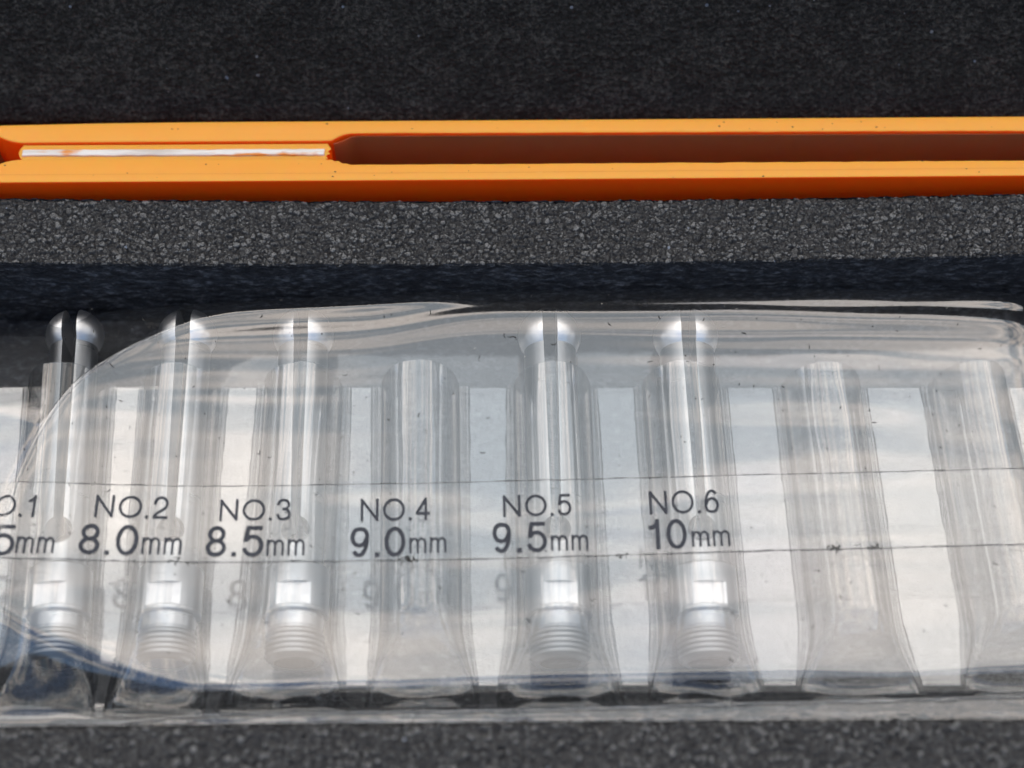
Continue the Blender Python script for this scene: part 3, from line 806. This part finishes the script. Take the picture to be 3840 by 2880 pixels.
# bottom seam: two welded ridges and the loose back edge beyond
for off, hgt, wd in ((0.0, 0.45, 0.55), (-1.6, 0.35, 0.35)):
    xs = np.linspace(-88, 88, 500); q = np.linspace(0, 2 * math.pi, 9)
    spread = 1.0 if off == 0 else np.interp(xs, [-80, 0, 80], [0.5, 1.0, 2.3])
    yc = YCB(xs) + off * spread + 0.12 * fbm(xs * 0.12, xs * 0, 801 + int(-off))
    zc = cover_h(xs, YCB(xs)) + 0.05 + 0.15 * fbm(xs * 0.2, xs * 0, 811 + int(-off)) - (0 if off == 0 else 0.2)
    X = np.broadcast_to(xs, (9, 500)); Y = yc[None] + wd / 2 * np.cos(q)[:, None]; Z = zc[None] + hgt / 2 * np.sin(q)[:, None]
    grid('seam_bead', *loc_(X, Y, Z), M_SEAM, pouch)
xs = np.linspace(-88, 88, 300); t = np.linspace(0, 1, 14)[:, None]
yl = np.interp(xs, [-88, -40, 0, 80, 88], [-54.0, -53.9, -53.6, -54.0, -54.1]); yh = YCB(xs)
Y = yl[None] + (yh - yl)[None] * t; X = np.broadcast_to(xs, Y.shape)
zb = cover_h(xs, YCB(xs))
Z = zb[None] - 0.25 + 0.2 * fbm(X * 0.15, Y * 0.5, 830) * (1 - t)
grid('seam_band', *loc_(X, Y, Z), M_SEAM, pouch)

# lint, dust and dirt on the cover
def debris(name, n, mat, region, wmin, wmax, lmin, lmax, dots):
    V, F = [], []
    for _ in range(n):
        x = random.uniform(region[0], region[1]); y = random.uniform(region[2], region[3])
        if random.random() < dots:
            r = random.uniform(wmin, wmax) * 0.9; m = 6; ang = random.random() * 6
            ring = [(x + r * random.uniform(.6, 1.2) * math.cos(ang + a), y + r * random.uniform(.6, 1.2) * math.sin(ang + a)) for a in [2 * math.pi * k / m for k in range(m)]]
            i0 = len(V); V += ring; F.append(tuple(range(i0, i0 + m)))
        else:
            L = random.uniform(lmin, lmax); a = random.gauss(-0.6, 1.0); cv = random.gauss(0, 1.6); w = random.uniform(wmin, wmax) * 0.55
            pts = []; px, py = x, y; seg = 5
            for k in range(seg + 1):
                pts.append((px, py, a)); px += L / seg * math.cos(a); py += L / seg * math.sin(a); a += cv / seg
            i0 = len(V)
            for k, (qx, qy, aa) in enumerate(pts):
                ww = w * (0.5 + math.sin(math.pi * (k + 0.5) / (seg + 1)))
                V += [(qx - math.sin(aa) * ww / 2, qy + math.cos(aa) * ww / 2), (qx + math.sin(aa) * ww / 2, qy - math.cos(aa) * ww / 2)]
            for k in range(seg): F.append((i0 + 2 * k, i0 + 2 * k + 1, i0 + 2 * k + 3, i0 + 2 * k + 2))
    A = np.array(V); Z = cover_h(A[:, 0], A[:, 1]) + 0.14
    o = pyd(name, list(zip(*[c.tolist() for c in loc_(A[:, 0], A[:, 1], Z)])), F, mat, pouch)
    o['kind'] = 'stuff'
    return o
debris('lint', 330, M_LINT, (-80, 80, -46, 11), 0.06, 0.15, 0.3, 1.1, 0.55)
debris('dust', 160, M_LINTP, (-80, 80, -46, 13.5), 0.05, 0.11, 0.2, 0.5, 0.8)
for i, (bx, by, m) in enumerate(((-15.0, -31.2, 34), (46.5, -29.35, 26), (52.3, -29.3, 16), (-48.5, -31.5, 10), (15.8, -30.4, 10), (-55.5, 7.2, 14))):
    debris('dirt_smudge', m, M_LINT, (bx - 0.9, bx + 0.9, by - 0.25, by + 0.55), 0.08, 0.22, 0.2, 0.9, 0.5)
